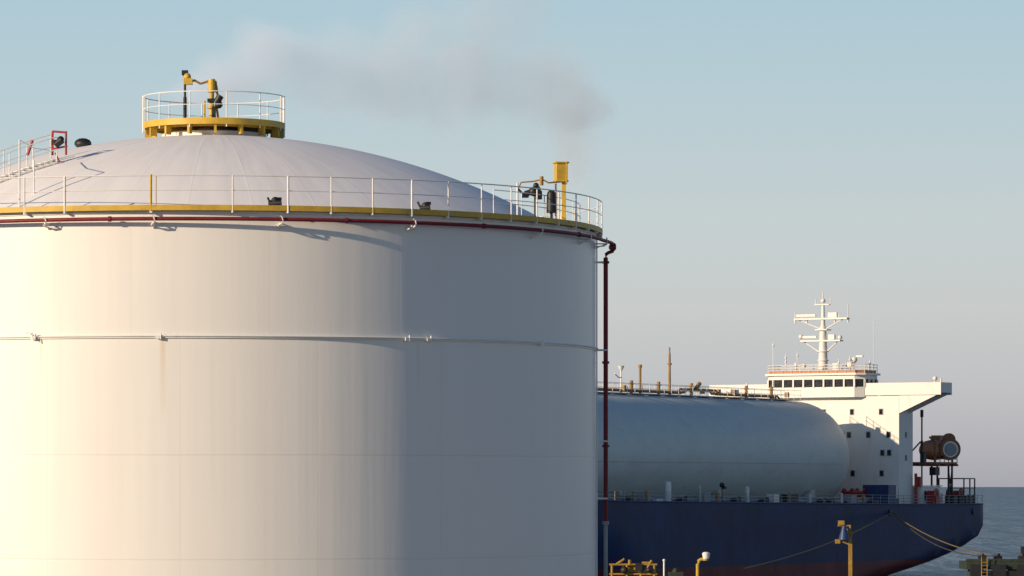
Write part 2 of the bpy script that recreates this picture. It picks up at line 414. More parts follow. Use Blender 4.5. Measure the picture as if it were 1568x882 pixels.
g.cyl((-.38,-.3,Zp+.0),(-.38,-.3,Zp+.95),.04)
g.box((-1.06,-.35,Zp+1.75),(.36,.25,.26)); g.ball((-1.1,-.35,Zp+1.95),.16)
g.cyl((.22,-.3,Zp),(.1,-.3,Zp+.9),.05)
g.done()
g = G('vent_pipework', M_blk, T)
g.cyl((-1.2,-.3,Zp-.05),(-1.2,-.3,Zp+2.1),.05); g.box((-1.2,-.3,Zp+2.12),(.26,.22,.2)); g.ball((-1.15,-.3,Zp+2.02),.13)
g.cyl((.12,-.4,Zp+.85),(.3,-.45,Zp+1.15),.15,n=12); g.ball((.22,-.4,Zp+.78),.17); g.box((-.1,-.42,Zp+.95),(.3,.16,.16)); g.box((.02,-.42,Zp+.45),(.16,.16,.5))
g.cyl((-1.2,-.3,Zp+.1),(-1.2,-.3,Zp+1.1),.075)
g.done()
g = G('vent_crossover', M_brass, T)
g.tube([(-1.0,-.35,Zp+1.72),(-.8,-.35,Zp+1.8),(-.55,-.35,Zp+1.66),(-.35,-.33,Zp+1.72),(-.08,-.3,Zp+1.82),(.08,-.3,Zp+1.75),(.14,-.3,Zp+1.4),(.16,-.3,Zp+1.1)],.05,8)
g.done()

# --- rim equipment on the right
base = pol(65.5, 16.0, 21.64)
g = G('beacon_post', M_yel, T)
g.box(base+Vector((.02,0,.85)), (.17,.17,1.8)); g.box(base+Vector((-.1,0,2.05)), (.46,.42,.72), .25); g.box(base+Vector((-.1,0,2.43)), (.58,.52,.06), .25); g.box(base+Vector((-.1,0,1.68)), (.54,.48,.05), .25)
g.box(base+Vector((.13,-.22,2.0)), (.05,.05,.9), .25); g.box(base+Vector((.0,0,.03)), (.5,.5,.05))
g.done(bevel=.01)
g = G('rim_instruments', M_blk, T)
b2 = base+Vector((-.48,-.1,0))
g.cyl(b2+Vector((0,0,.4)), b2+Vector((0,0,1.15)), .2,.18,14); g.ball(b2+Vector((0,0,1.15)),.18); g.cyl(b2, b2+Vector((0,0,.4)), .06)
b3 = base+Vector((-1.2,-.3,0))
g.ball(b3+Vector((0,0,1.25)),.2); g.cyl(b3+Vector((-.35,0,1.15)), b3+Vector((.28,0,1.35)), .12,n=12); g.box(b3+Vector((-.34,0,1.1)),(.25,.2,.2),.3); g.box(b3+Vector((.22,0,1.1)),(.2,.2,.34),.3)
g.ball(b3+Vector((.1,.1,1.5)),.12); g.cyl(b3+Vector((.05,0,0)), b3+Vector((.05,0,1.2)),.035); g.cyl(b3+Vector((-.62,0,1.35)), b3+Vector((-.4,0,1.1)),.05)
g.done()
g = G('rim_pipework', M_brass, T)
g.tube([b3+Vector((-.65,0,1.3)), b3+Vector((-.5,0,1.62)), b3+Vector((0,0,1.66)), b3+Vector((.35,0,1.74)), b3+Vector((.6,0,1.6)), base+Vector((-.1,0,1.66))], .035, 6)
g.cyl(b3+Vector((.32,0,1.5)), b3+Vector((.32,0,1.86)), .08)
g.done()
g = G('rim_pipe_riser', M_wht, T); g.cyl(b3+Vector((-.65,0,0)), b3+Vector((-.65,0,1.6)), .04); g.cyl(base+Vector((-.3,.1,0)), base+Vector((-.3,.1,1.6)), .04); g.done()

# ================================================================== SHIP
S = empty('gas_carrier_ship', (38.2, 520.0, 0), R_(60))
def sp_(a, t, z): return Vector((a, -t, z))
def deckz(a): return 8.8 + 0.008*max(0, -a) + (0.0009*max(0,-a-70)**2)
levels = [(1.0, 23.2), (.85, 23.3), (.7,23.2), (.55, 22.6), (.42, 21.2), (.3, 18.8), (.2, 15.8), (.11, 12.0), (.03, 8.5), (-.1, 3.0), (-.3, -4)]
g = G('hull', M_hull, S)
NU = 90; rows = []
for lf, aend in levels:
    row = []
    abow = -106 + (1-max(lf,0))*9
    for i in range(NU+1):
        u = i/NU
        a = abow + (aend-abow)*u
        fb = min(1, (a-abow)/30.0); fb = max(0.0, fb)
        b = 12.6*(1-(1-fb)**(2.4 if lf>.5 else 1.9))
        low = 1-max(0,min(1,lf/.6))
        La = 6 + 20*low
        q = max(0, (a-(aend-La))/La)
        endb = 10.6 - 6.5*low
        b = min(b, 12.6 - (12.6-endb)*q**(2.6-0.8*low))
        row.append((a, b, lf*deckz(a) if lf>0 else lf*10))
    rows.append(row)
nr = len(rows)
for side in (1,-1):
    vs = [ (a, -side*b, z) for row in rows for (a,b,z) in row ]
    fs = []
    for r in range(nr-1):
        for i in range(NU):
            fs.append((r*(NU+1)+i, r*(NU+1)+i+1, (r+1)*(NU+1)+i+1, (r+1)*(NU+1)+i))
    g.add(vs, fs)
vs=[]; fs=[]
for r in range(nr):
    a,b,z = rows[r][-1]; vs += [(a,-b,z),(a,b,z)]
for r in range(nr-1): fs.append((2*r,2*r+1,2*r+3,2*r+2))
g.add(vs, fs)
g.done()
g = G('main_deck', M_deck, S, smooth=False)
vs=[]; fs=[]
for (a,b,z) in rows[0]: vs += [(a,-b+.05,z-.12),(a,b-.05,z-.12)]
for i in range(NU): fs.append((2*i,2*i+1,2*i+3,2*i+2))
g.add(vs,fs); g.done()
g = G('gunwale', M_dblue, S)
near = [sp_(a,b+.02,z+.03) for (a,b,z) in rows[0]]; far = [sp_(a,-b-.02,z+.03) for (a,b,z) in rows[0]]
g.tube(near, .1, 6); g.tube(far, .1, 6); g.tube([near[-1], far[-1]], .1, 6)
g.done()
g = G('deck_handrail', M_gry, S)
def deckb(a):
    best = min(rows[0], key=lambda p: abs(p[0]-a)); return best[1]
aa = [-98+2.2*i for i in range(56)]
aa = [a for a in aa if a < 23]
for sgn in (1,-1):
    for h in (1.1,.75,.4): g.tube([sp_(a, sgn*(deckb(a)-.3), deckz(a)+h) for a in aa], .028, 5)
    for a in aa: g.cyl(sp_(a, sgn*(deckb(a)-.3), deckz(a)-.1), sp_(a, sgn*(deckb(a)-.3), deckz(a)+1.1), .035, n=6)
for h in (1.1,.75,.4): g.tube([sp_(22.9,10.2,8.8+h), sp_(22.9,-10.2,8.8+h)], .028, 5)
g.done()
g = G('cargo_tank', M_ctank, S)
r0, zc, ac = 6.85, 14.45, -8.7
prof = [(r0*math.sin(pi/2*i/16), r0*math.cos(pi/2*i/16)) for i in range(17)]
A = [(ac+x, rr) for rr, x in prof] + [(a, r0) for a in range(-14,-84,-6)] + [(-84, r0)] + [(-84-x, rr) for rr, x in reversed(prof)]
nn = 72; vs=[]; fs=[]
for (a, rr) in A:
    for k in range(nn):
        an = 2*pi*k/nn; vs.append((a, rr*sin(an), zc+rr*cos(an)))
for i in range(len(A)-1):
    for k in range(nn): fs.append((i*nn+k, i*nn+(k+1)%nn, (i+1)*nn+(k+1)%nn, (i+1)*nn+k))
g.add(vs,fs); g.done()
g = G('tank_saddle', M_ctank2, S)
for a in (-16,-40,-64,-82):
    g.prism([(-6.3,8.5),(6.3,8.5),(6.3,10.6),(5.0,9.6),(-5.0,9.6),(-6.3,10.6)],'x',a-.6,a+.6)
g.done()
g = G('tank_seams', M_ctank2, S)
for zz in (13.7,):
    yy = math.sqrt(r0*r0-(zz-zc)**2)+.0
    for sgn in (1,-1): g.tube([(-84,sgn*yy,zz),(-9,sgn*yy,zz)],.04,6)
g.done()
gW = G('tank_walkway_rail', M_wht, S); gY = G('cargo_pipework', M_brass, S); gG = G('tank_walkway', M_gry, S)
gG.box((-46,0,21.42),(76,1.8,.12))
for a in range(-84,-8,4): gG.box((a,0,21.3),(.25,1.6,.35))
for s_ in (-1.1,1.1):
    for h in (.55,1.1): gW.tube([(-84,s_,21.45+h),(-8.5,s_,21.45+h)],.03,5)
    for i in range(44): gW.cyl((-84+i*1.75,s_,21.4),(-84+i*1.75,s_,22.55),.032,n=6)
for k,(y_,h) in enumerate(((-.6,.28),(-.2,.22),(.3,.3))):
    (gY if k!=1 else gG).tube([(-84,y_,21.5+h),(-38,y_,21.5+h),(-37.2,y_,21.9+h),(-30,y_,21.9+h),(-29.4,y_,21.5+h),(-14,y_,21.5+h),(-13.2,y_,21.1+h)],.13,8)
gY.cyl((-40.4,0,21.4),(-40.4,0,26.2),.17,.13); gY.cyl((-40.4,0,24.9),(-40.4,0,25.1),.26); gY.cyl((-40.4,0,26.1),(-40.4,0,26.9),.09)
gY.cyl((-47.5,0,21.4),(-47.5,0,24.7),.15); gY.cyl((-47.5,0,24.4),(-47.5,0,24.75),.22)
for a in (-50.5,-44,-36,-22,-15.4,-66,-72): gY.cyl((a,-.5,21.3),(a,-.5,22.9),.2,n=10); gY.cyl((a,-.5,22.5),(a,-.5,22.6),.32,n=10)
for a in (-53,-34,-30,-26,-12): gY.box((a,-.9,22.0),(.5,.4,.6))
gY.cyl((-35.5,-.8,22.2),(-34.5,-.8,22.9),.25)
gW.cyl((-52,0,21.4),(-52,0,24.0),.09); gW.cyl((-52,0,24.0),(-52,0,24.5),.15,.4)
gW.tube([(-53.5,0,23.6),(-52.6,0,23.2),(-52,0,23.2)],.07,6)
gW.cyl((-19,.9,21.4),(-19,.9,23.3),.1); gW.box((-24,.5,22.1),(2.2,1.0,.6))
gW.done(); gY.done(); gG.done()
gW = G('deck_ventilators', M_wht, S); gY = G('deck_fittings', M_brass, S); gK = G('deck_machinery', M_blk, S); gG = G('deck_lockers', M_gry, S); gL = G('deck_piping', M_gry, S)
def dk(a,t,z): return sp_(a,t,deckz(a)-.12+z)
gW.cyl(dk(-61.5,11,0),dk(-61.5,11,2.1),.33,n=14); gW.ball(dk(-61.5,11,2.1),.33)
gW.cyl(dk(-42.5,11,0),dk(-42.5,11,1.7),.22); gW.ball(dk(-42.5,11,1.75),.25)
gW.box(dk(-36,11,.6),(1.3,.9,1.1)); gW.cyl(dk(-18,11,0),dk(-18,11,1.4),.16); gW.cyl(dk(-26.4,11,0),dk(-26.4,11,1.3),.15)
gW.box(dk(-63,10.6,.3),(1.8,.5,.35)); gW.cyl(dk(-54,11,0),dk(-54,11,2.0),.05)
for a in (-73,-69.4,-66.5,-49.9,-32,-12): gY.cyl(dk(a,11,0),dk(a,11,1.2+.3*random.random()),.17); gY.box(dk(a,11,1.0),(.5,.3,.3))
gK.box(dk(-30.7,10.5,.75),(2.4,1.2,.9)); gK.cyl(dk(-48.7,11,0),dk(-48.7,11,2.0),.06); gK.ball(dk(-48.7,11,2.1),.3); gK.box(dk(-48.2,11,1.8),(.5,.4,.3))
for a in (-70,-58,-45,-38,-23,-20.8,-9,-3): gK.box(dk(a,10.8,.35),(.9,.7,.6)); gK.cyl(dk(a+.8,10.9,0),dk(a+.8,10.9,.8),.16)
gK.ball(dk(-19.6,12.3,.2),.3)
for t_,z_ in ((9.6,.5),(9.2,.8),(10.1,.4)):
    gL.tube([dk(-90+i*4,t_,z_) for i in range(22)],.14,7)
for i in range(30): gL.box(dk(-90+i*2.8,9.6,.35),(.12,1.3,.8))
for a in (-14.5,-66,-52): gG.box(dk(a,10.4,.6),(1.5,1.0,1.2))
gW.done(); gY.done(); gK.done(); gG.done(); gL.done()

g = G('accommodation_block', M_swht, S, smooth=False)
g.box(sp_(2,0,15.35),(4.0,20.2,13.3))
g.box(sp_(8.2,0,15.2),(8.4,12,13.0))
g.done()
g = G('bridge_wing', M_swht, S, smooth=False)
for sgn in (1,-1):
    P_ = [(sgn*10.102,22.0),(sgn*10.102,19.9),(sgn*15.7,22.35),(sgn*15.7,23.6),(sgn*14.9,23.6),(sgn*14.9,22.5),(sgn*10.102,22.5)]
    g.prism(P_,'x',0.03,.25); g.prism(P_,'x',2.75,2.98)
    g.box((1.5,sgn*-12.9,22.43),(2.5,5.6,.14))
    g.box((1.5,sgn*-15.6,23.0),(2.5,.18,1.2))
g.box((-.06,0,22.85),(.16,31.4,1.5))
g.box((3.06,11.0,22.85),(.12,9.4,1.5)); g.box((3.06,-11.0,22.85),(.12,9.4,1.5))
g.done()
g = G('wheelhouse', M_swht, S, smooth=False)
W = [(-1.0,-4.6),(-1.0,6.4),(-.2,7.5),(3.4,7.5),(3.4,-5.6),(-.2,-5.6)]
def poly_box(gr, P, z0, z1, off=0):
    cx = sum(p[0] for p in P)/len(P); cy = sum(p[1] for p in P)/len(P)
    Q = [(p[0]+(off if p[0]>cx else -off), p[1]+(off if p[1]>cy else -off)) for p in P]
    gr.prism(Q,'z',z0,z1)
poly_box(g, W, 21.9, 23.15); poly_box(g, W, 24.1, 24.6); poly_box(g, W, 24.6, 24.85, .3)
g.done()
g = G('wheelhouse_windows', M_glass, S, smooth=False); poly_box(g, W, 23.15, 24.1, -.08); g.done()
g = G('window_mullions', M_swht, S, smooth=False)
for i in range(len(W)):
    p, q = Vector((*W[i],0)), Vector((*W[(i+1)%len(W)],0)); n_ = max(1, round((q-p).length/1.3))
    for k in range(n_):
        c = p.lerp(q,k/n_); g.box((c.x,c.y,23.62),(.2,.2,.96), math.atan2((q-p).y,(q-p).x))
g.done()
g = G('monkey_island_rail', M_swht, S)
Wr = [(x, y) for x, y in W]
for h in (.35,.7,1.05):
    g.tube([(x,y,24.85+h) for x,y in Wr]+[(Wr[0][0],Wr[0][1],24.85+h)], .035, 5)
for i in range(len(W)):
    p, q = Vector((*W[i],0)), Vector((*W[(i+1)%len(W)],0)); n_ = max(1, round((q-p).length/1.2))
    for k in range(n_):
        c = p.lerp(q,k/n_); g.cyl((c.x,c.y,24.85),(c.x,c.y,25.9),.035,n=6)
g.done()
g = G('monkey_island_kerb', M_org, S, smooth=False); poly_box(g, W, 24.86, 25.2, -.1); g.done()
gF = G('porthole_frames', M_gry, S); gP = G('portholes', M_glass, S)
def port(t, z, w=.42, h=.62):
    gF.box(sp_(-.02,t,z),(.06,w+.16,h+.16)); gP.box(sp_(-.06,t,z),(.05,w,h))
for t,z in ((3.8,20.1),(7.7,20.1),(6.0,17.3),(8.7,17.3),(7.9,15.1),(8.8,15.1),(3.4,17.3),(2.4,15.1),(7.8,12.6),(3.9,12.6),(-3.8,20.1),(-7.7,20.1),(-6,17.3),(-8.7,17.3),(-8,15.1),(0,20.1)):
    port(t,z)
for a,z in ((2.0,17.3),(2.0,14.5)):
    gF.box(sp_(a,10.12,z),(.5,.06,.7)); gP.box(sp_(a,10.16,z),(.36,.05,.55))
gF.done(); gP.done()
g = G('radar_mast', M_swht, S)
m = lambda t,z,a=0: sp_(0.2+a,t,z)
g.cyl(m(-.2,24.8),m(-.2,30.6),.62,.40,16); g.cyl(m(-.2,30.6),m(-.2,33.2),.28,.18,12); g.cyl(m(-.2,33.2),m(-.2,34.8),.07)
g.box(m(-.4,31.55),(.8,7.2,.2)); g.box(m(-.4,28.85),(1.0,5.4,.18)); g.box(m(-.3,33.3),(.5,2.0,.12)); g.box(m(-.2,30.2),(1.3,1.6,.14))
for t,h in ((-4.0,32.5),(3.2,33.3),(-3.0,32.2),(2.0,32.1),(-1.2,34.0),(.8,34.1)): g.cyl(m(t,31.5 if abs(t)>1.5 else 33.3),m(t,h),.06)
g.ball(m(-3.2,29.4),.3); g.ball(m(2.1,29.25),.28); g.box(m(-2.5,32.0),(.25,2.6,.28)); g.box(m(1.1,32.0),(.3,1.2,.6)); g.box(m(-2.2,29.35),(.25,2.2,.26)); g.ball(m(-.2,33.75),.3); g.box(m(1.0,29.3),(.4,.8,.6))
for t in (-3.6,2.6): g.cyl(m(t,31.5),m(-.2+(-.3 if t<0 else .3),30.3),.07)
for t in (-2.8,1.8): g.cyl(m(t,28.8),m(-.2+(-.4 if t<0 else .4),27.4),.08)
g.cyl(m(-.2,30.6),m(-1.2,24.9,1.6),.09)
for z in (27.5,26.4): g.cyl(m(-.2,z),m(-.2,z+.12),.72,n=14)
for t in (-4.0,3.2,-2.4,1.4): g.cyl(m(t,31.05),m(t,31.5),.12)
g.done()
g = G('antennas', M_swht, S)
for t,a,z in ((-7.0,.2,28.9),(-5.0,-.4,27.3),(-3.4,-.4,27.6),(3.6,-.2,27.0),(-6.2,2,26.9),(2.4,-.8,26.6),(4.9,2.8,26.6)):
    g.cyl(sp_(a,t,24.8),sp_(a,t,z),.06); g.ball(sp_(a,t,z-.5),.15)
g.cyl(sp_(3.0,5.3,24.8),sp_(3.0,5.3,31.5),.035)
g.cyl(sp_(.4,3.9,24.8),sp_(.4,3.9,26.2),.1); g.ball(sp_(.4,3.9,26.5),.42,14); g.box(sp_(.4,3.2,25.9),(.4,.8,.5)); g.cyl(sp_(-.4,-3.6,25),sp_(-.4,-3.6,26.2),.2); g.ball(sp_(-.6,-2.4,25.8),.3)
g.box(sp_(.5,4.6,26.9),(.3,.9,.2)); g.box(sp_(-.3,1.8,25.6),(.5,.7,.9))
g.cyl(sp_(1.5,14.2,23.5),sp_(1.5,14.2,24.0),.12); g.ball(sp_(1.5,14.2,24.1),.3); g.cyl(sp_(1.0,15.2,23.4),sp_(1.0,15.2,24.1),.12)
g.done()
g = G('aft_deckhouse', M_swht, S, smooth=False)
g.box(sp_(7.0,9.6,9.9),(5.6,3.2,2.2)); g.box(sp_(-1.6,9.3,9.9),(1.2,2.2,2.3)); g.box(sp_(7.0,9.6,11.08),(6.0,3.6,.12)); g.box(sp_(13,8.4,9.5),(2.0,2.4,1.4))
g.done()
g = G('aft_deckhouse_openings', M_glass, S, smooth=False)
for a in (5.2,6.6,8.2): g.box(sp_(a,11.23,9.9),(.5,.06,1.1 if a<6 else .55))
g.box(sp_(4.17,9.4,9.9),(.06,.9,1.5))
g.done()
g = G('foredeck_locker', M_dblue, S, smooth=False); g.box(sp_(-4.5,9.6,10.0),(2.2,3.4,2.4)); g.done()
g = G('mooring_winches', M_redb, S)
for a,t in ((-6,7.5),(-4.0,5.5),(6,11.5),(17,6),(19,9)):
    g.cyl(sp_(a,t-.9,10.0),sp_(a,t+.9,10.0),.5,n=14); g.cyl(sp_(a,t-.9,10.0),sp_(a,t-.8,10.0),.8,n=16); g.cyl(sp_(a,t+.8,10.0),sp_(a,t+.9,10.0),.8,n=16); g.box(sp_(a,t,9.3),(1.2,2.2,1.0))
g.cyl(sp_(3.8,10.6,8.7),sp_(3.8,10.6,12.6),.18); g.box(sp_(4.2,10.9,11.6),(.8,.5,1.2))
g.done()
g = G('lifeboat_platform', M_rust, S)
pz = 13.9
g.box(sp_(12,9.2,pz),(6.4,3.6,.25))
for a in (9.2,12,14.8): g.box(sp_(a,9.2,pz-.25),(.25,4.2,.25))
g.cyl(sp_(9.4,10.6,pz),sp_(9.4,10.6,pz+2.6),.13); g.cyl(sp_(14.6,10.6,pz),sp_(14.6,10.6,pz+2.2),.13); g.cyl(sp_(9.4,10.6,pz+2.6),sp_(11.0,9.2,pz+3.2),.13)
for h in (.5,1.0): g.tube([sp_(8.8,11,pz+h),sp_(15.2,11,pz+h)],.05,5)
for i in range(6): g.cyl(sp_(8.8+i*1.28,11,pz),sp_(8.8+i*1.28,11,pz+1.0),.05)
g.box(sp_(8.3,7.6,pz),(1.2,3.2,.2)); g.box(sp_(7.9,7.0,pz+.7),(.8,1.6,1.0)); g.cyl(sp_(8.2,6.6,pz),sp_(9.5,8.6,pz+2.6),.1)
g.done()
g = G('platform_legs', M_blk, S)
for a,t in ((13.5,10.6),(15,10.4),(14.2,8),(12.8,9.4)): g.cyl(sp_(a,t,8.7),sp_(a,t,pz-.1),.13)
g.cyl(sp_(13.5,10.6,9),sp_(15,10.4,pz-.5),.07); g.cyl(sp_(15,10.4,9),sp_(13.5,10.6,pz-.5),.07)
g.cyl(sp_(6.0,10.4,11),sp_(6.0,10.4,20.4),.1); g.cyl(sp_(6.0,10.4,19.5),sp_(6.0,10.4,20.4),.2); g.cyl(sp_(6.0,10.4,16),sp_(6.0,10.4,16.6),.18); g.box(sp_(6.4,10.4,14.6),(.8,.5,1.3))
g.box(sp_(10.2,10.2,12.9),(1.3,.8,1.0))
g.done()
g = G('lifeboat', M_org, S)
secs = [(-3.1,.15,.3,.5),(-2.5,.8,.9,.9),(-1.5,1.15,1.15,1.2),(0,1.3,1.25,1.35),(1.4,1.2,1.2,1.5),(2.3,1.0,1.1,1.6),(2.9,.6,.7,1.2)]
vs=[]; fs=[]; nk=16
for (x,w,dn,upz) in secs:
    for k in range(nk):
        an=2*pi*k/nk; yy=w*sin(an); zz=(upz if cos(an)>0 else dn)*cos(an); vs.append(sp_(12+x,9.2+yy,pz+1.6+zz))
for i in range(len(secs)-1):
    for k in range(nk): fs.append((i*nk+k,i*nk+(k+1)%nk,(i+1)*nk+(k+1)%nk,(i+1)*nk+k))
fs += [tuple(range(nk)), tuple(range((len(secs)-1)*nk,len(secs)*nk))]
g.add(vs,fs)
g.box(sp_(13.4,9.2,pz+3.1),(1.4,1.2,.7))
g.done()
g = G('davit_reel', M_rust, S)
cd = sp_(12.6,11.0,pz+1.7)
dirv = Vector((-.72,-.70,0))
g.cyl(cd, cd+dirv*.7, 1.35, n=28); g.cyl(cd-dirv*.1+Vector((0,0,1.2)), cd+dirv*.4+Vector((0,0,1.2)), .8, n=20)
g.done()
g = G('reel_face', M_wht, S); g.cyl(cd+dirv*.7, cd+dirv*.76, 1.0, n=28); g.done()
g = G('reel_hub', M_gry, S); g.cyl(cd+dirv*.76, cd+dirv*.9, .8, .74, n=24); g.done()
g = G('stern_gantry', M_blk, S)
for a,t in ((17.5,10.9),(20,10.6),(22.4,10.2),(22.6,7),(17.5,7.5)):
    g.cyl(sp_(a,t,8.7),sp_(a,t,12.0),.09)
g.tube([sp_(17.5,10.9,12),sp_(20,10.6,12),sp_(22.4,10.2,12),sp_(22.6,7,12),sp_(17.5,7.5,12),sp_(17.5,10.9,12)],.08,6)
g.tube([sp_(17.5,10.9,10.8),sp_(20,10.6,10.8),sp_(22.4,10.2,10.8),sp_(22.6,7,10.8)],.05,6)
for a in (15.5,17.3,19.2,20.8): g.box(sp_(a,10.2,9.3),(.9,.8,1.1)); g.cyl(sp_(a+.6,10.5,8.8),sp_(a+.6,10.5,10.0),.2)
g.done()
g = G('hull_fairleads', M_blk, S)
for a in (-8,16.5): g.cyl(sp_(a,12.3,7.9),sp_(a,12.75,7.9),.35,n=14)
g.done()

# ================================================================== mooring ropes
def wpt(a,t,z):
    return Matrix.Translation((38.2,520,0)) @ Matrix.Rotation(R_(60),4,'Z') @ sp_(a,t,z)
def rope(name, p, q, sag, r, mat):
    p, q = Vector(p), Vector(q)
    pts = [p.lerp(q,i/30) - Vector((0,0,sag*4*(i/30)*(1-i/30))) for i in range(31)]
    g = G(name, mat); g.tube(pts, r, 6); g.done()
fl = wpt(-8,12.8,7.9)
rope('mooring_rope', fl, (19.2, 352, 4.2), .7, .045, M_rope)
rope('mooring_rope', fl, (42.6, 381, 4.9), .7, .055, M_rope)
rope('mooring_rope', fl+Vector((.3,0,-.1)), (43.6, 382, 4.8), 1.5, .055, M_roped)

# ================================================================== jetty items
g = G('jetty', M_conc)
g.box((-10,330,2.6),(92,62,.8)); g.box((35,330,2.85),(.6,61,.5))
for x in range(-50,36,12):
    for y in (302,330,358): g.cyl((x,y,-6),(x,y,2.2),.6)
g.done()
g = G('jetty_lamp_post', M_yel)
g.tube([(15.3,350,3),(15.3,350,4.6),(15.36,350,4.85),(15.55,350,4.98),(15.85,350,5.0)],.14,10); g.cyl((15.3,350,3),(15.3,350,3.15),.3)
g.cyl((15.95,350,4.9),(15.95,350,5.1),.22)
o=g.done()
g = G('lamp_head', M_wht); g.cyl((16.0,350,5.05),(16.0,350,5.5),.26,.33,14); g.ball((16.0,350,5.5),.3,12,(1,1,.4)); h=g.done(); h.parent=o
g = G('jetty_signal_post', M_yeld)
g.box((28.05,352,5.0),(.3,.3,4.2)); g.box((28.05,352,7.15),(.5,.5,.14)); g.cyl((27.0,352,7.75),(28.1,352,7.75),.07); g.box((27.3,352,8.0),(.5,.4,.35)); g.box((27.0,352,6.45),(.4,.4,.35)); g.cyl((27.2,352,6.5),(28.0,352,6.2),.07)
g.cyl((28.05,352,7.1),(28.05,352,7.8),.08); g.box((28.05,352,3.06),(.8,.8,.12)); g.cyl((27.3,352,8.1),(28.0,352,7.2),.05)
o=g.done()
g = G('signal_horn', M_dblue); g.cyl((27.5,351.5,7.75),(27.5,351.5,6.6),.15,.48,16); h=g.done(); h.parent=o
g = G('jetty_gangway_frame', M_yeld)
for x in (7.3,8.4,9.4,10.4): g.cyl((x,310,3),(x,310,5.3),.09)
for z in (4.6,5.3): g.cyl((7.1,310,z),(10.6,310,z),.08)
g.box((8.8,310.6,5.0),(1.4,.8,.5)); g.cyl((9.6,310,4.6),(10.2,310,5.6),.09); g.cyl((7.6,310,5.3),(8.2,310,5.7),.09); g.cyl((8.6,310,5.3),(8.6,310,5.65),.12)
g.box((9.9,310.2,5.45),(.8,.3,.12))
o=g.done()
g = G('valve', M_blk); g.ball((8.2,309.8,4.9),.28); g.box((9.2,309.8,5.1),(.4,.3,.6)); g.ball((10.0,309.8,4.9),.22); h=g.done(); h.parent=o
g = G('bollard_post', M_wht); g.cyl((12.25,342,3),(12.25,342,5.0),.07); g.ball((12.25,342,5.05),.12); g.cyl((12.25,342,3),(12.25,342,3.2),.2); g.done()
g = G('mooring_hook', M_dgrn); g.box((13.3,345,3.6),(1.2,1,.9)); g.cyl((13.3,345,3),(13.3,345,4.1),.3); g.ball((13.3,345,4.15),.25); g.box((13.3,345,3.08),(1.6,1.4,.15)); g.done()
D = empty('mooring_dolphin', (45.5,384,0))
g = G('platform', M_dgrn, D); g.box((0,0,3.9),(9.5,6,.7)); g.box((0,-2.9,4.38),(9.5,.12,.25)); g.done(bevel=.03)
g = G('piles', M_dgrn, D)
for x in (-4,0,4):
    for y in (-2.2,2.2): g.cyl((x,y,-6),(x*.9,y*.9,3.6),.45)
g.done()
g = G('hooks', M_blk, D)
for x in (-3,-1.6,.6,2.4): g.box((x,-.5,4.5),(.7,.9,.5)); g.cyl((x,-.5,4.2),(x,-.5,4.95),.22)
g.done()
g = G('fenders', M_blk, D)
for x in (-3.8,-1.8,.4,2.6): g.box((x,-3.2,2.9),(1.2,.4,2.2))
g.box((.3,-3.1,3.2),(8.6,.2,.5))
g.box((1.5,1,4.9),(1.6,1.2,1.3))
g.done()
g = G('ladder', M_yeld, D); g.cyl((-3.4,-3.5,0),(-3.4,-3.5,4.7),.04); g.cyl((-2.9,-3.5,0),(-2.9,-3.5,4.7),.04)
for i in range(14): g.cyl((-3.4,-3.5,.3+i*.3),(-2.9,-3.5,.3+i*.3),.03)
g.done()

# ================================================================== ground & sea
g = G('ground', M_conc, smooth=False)
g.prism([(-900,-400),(60,-400),(60,296),(-900,296)],'z',-3,3.0); g.done()
def sea_mat():
    m, nt, b = new_mat('sea_water')
    N, L = nt.nodes, nt.links
    tc = N.new('ShaderNodeTexCoord')
    def noise(scale, det, rz=0.0, rough=.6):
        mp = N.new('ShaderNodeMapping'); mp.inputs['Scale'].default_value = scale; mp.inputs['Rotation'].default_value=(0,0,rz)
        L.new(tc.outputs['Object'], mp.inputs[0])
        n1 = N.new('ShaderNodeTexNoise'); n1.inputs['Scale'].default_value = 1.0; n1.inputs['Detail'].default_value = det; n1.inputs['Roughness'].default_value=rough
        L.new(mp.outputs[0], n1.inputs['Vector']); return n1.outputs['Fac']
    a = noise((.35,.022,1), 4, .03, .6); c = noise((.05,.005,1), 3, -.03)
    bp = N.new('ShaderNodeBump'); bp.inputs['Distance'].default_value = 5.0; bp.inputs['Strength'].default_value = 1
    L.new(a, bp.inputs['Height']); L.new(bp.outputs[0], b.inputs['Normal'])
    mm = N.new('ShaderNodeMath'); mm.operation='MULTIPLY_ADD'; mm.inputs[1].default_value=.65; L.new(a, mm.inputs[0])
    m2 = N.new('ShaderNodeMath'); m2.operation='MULTIPLY'; m2.inputs[1].default_value=.35; L.new(c, m2.inputs[0]); L.new(m2.outputs[0], mm.inputs[2])
    cr = N.new('ShaderNodeValToRGB'); cr.color_ramp.elements[0].position=.43; cr.color_ramp.elements[0].color=(.03,.06,.10,1); cr.color_ramp.elements[1].position=.58; cr.color_ramp.elements[1].color=(.15,.19,.25,1)
    L.new(mm.outputs[0], cr.inputs[0]); L.new(cr.outputs[0], b.inputs['Base Color'])
    b.inputs['Roughness'].default_value = .35; b.inputs['IOR'].default_value = 1.33; b.inputs['Specular IOR Level'].default_value = .18
    return m
g = G('sea', sea_mat(), smooth=False)
g.add([(-60000,-2000,0),(60000,-2000,0),(60000,90000,0),(-60000,90000,0)],[(0,1,2,3)]); g.done()

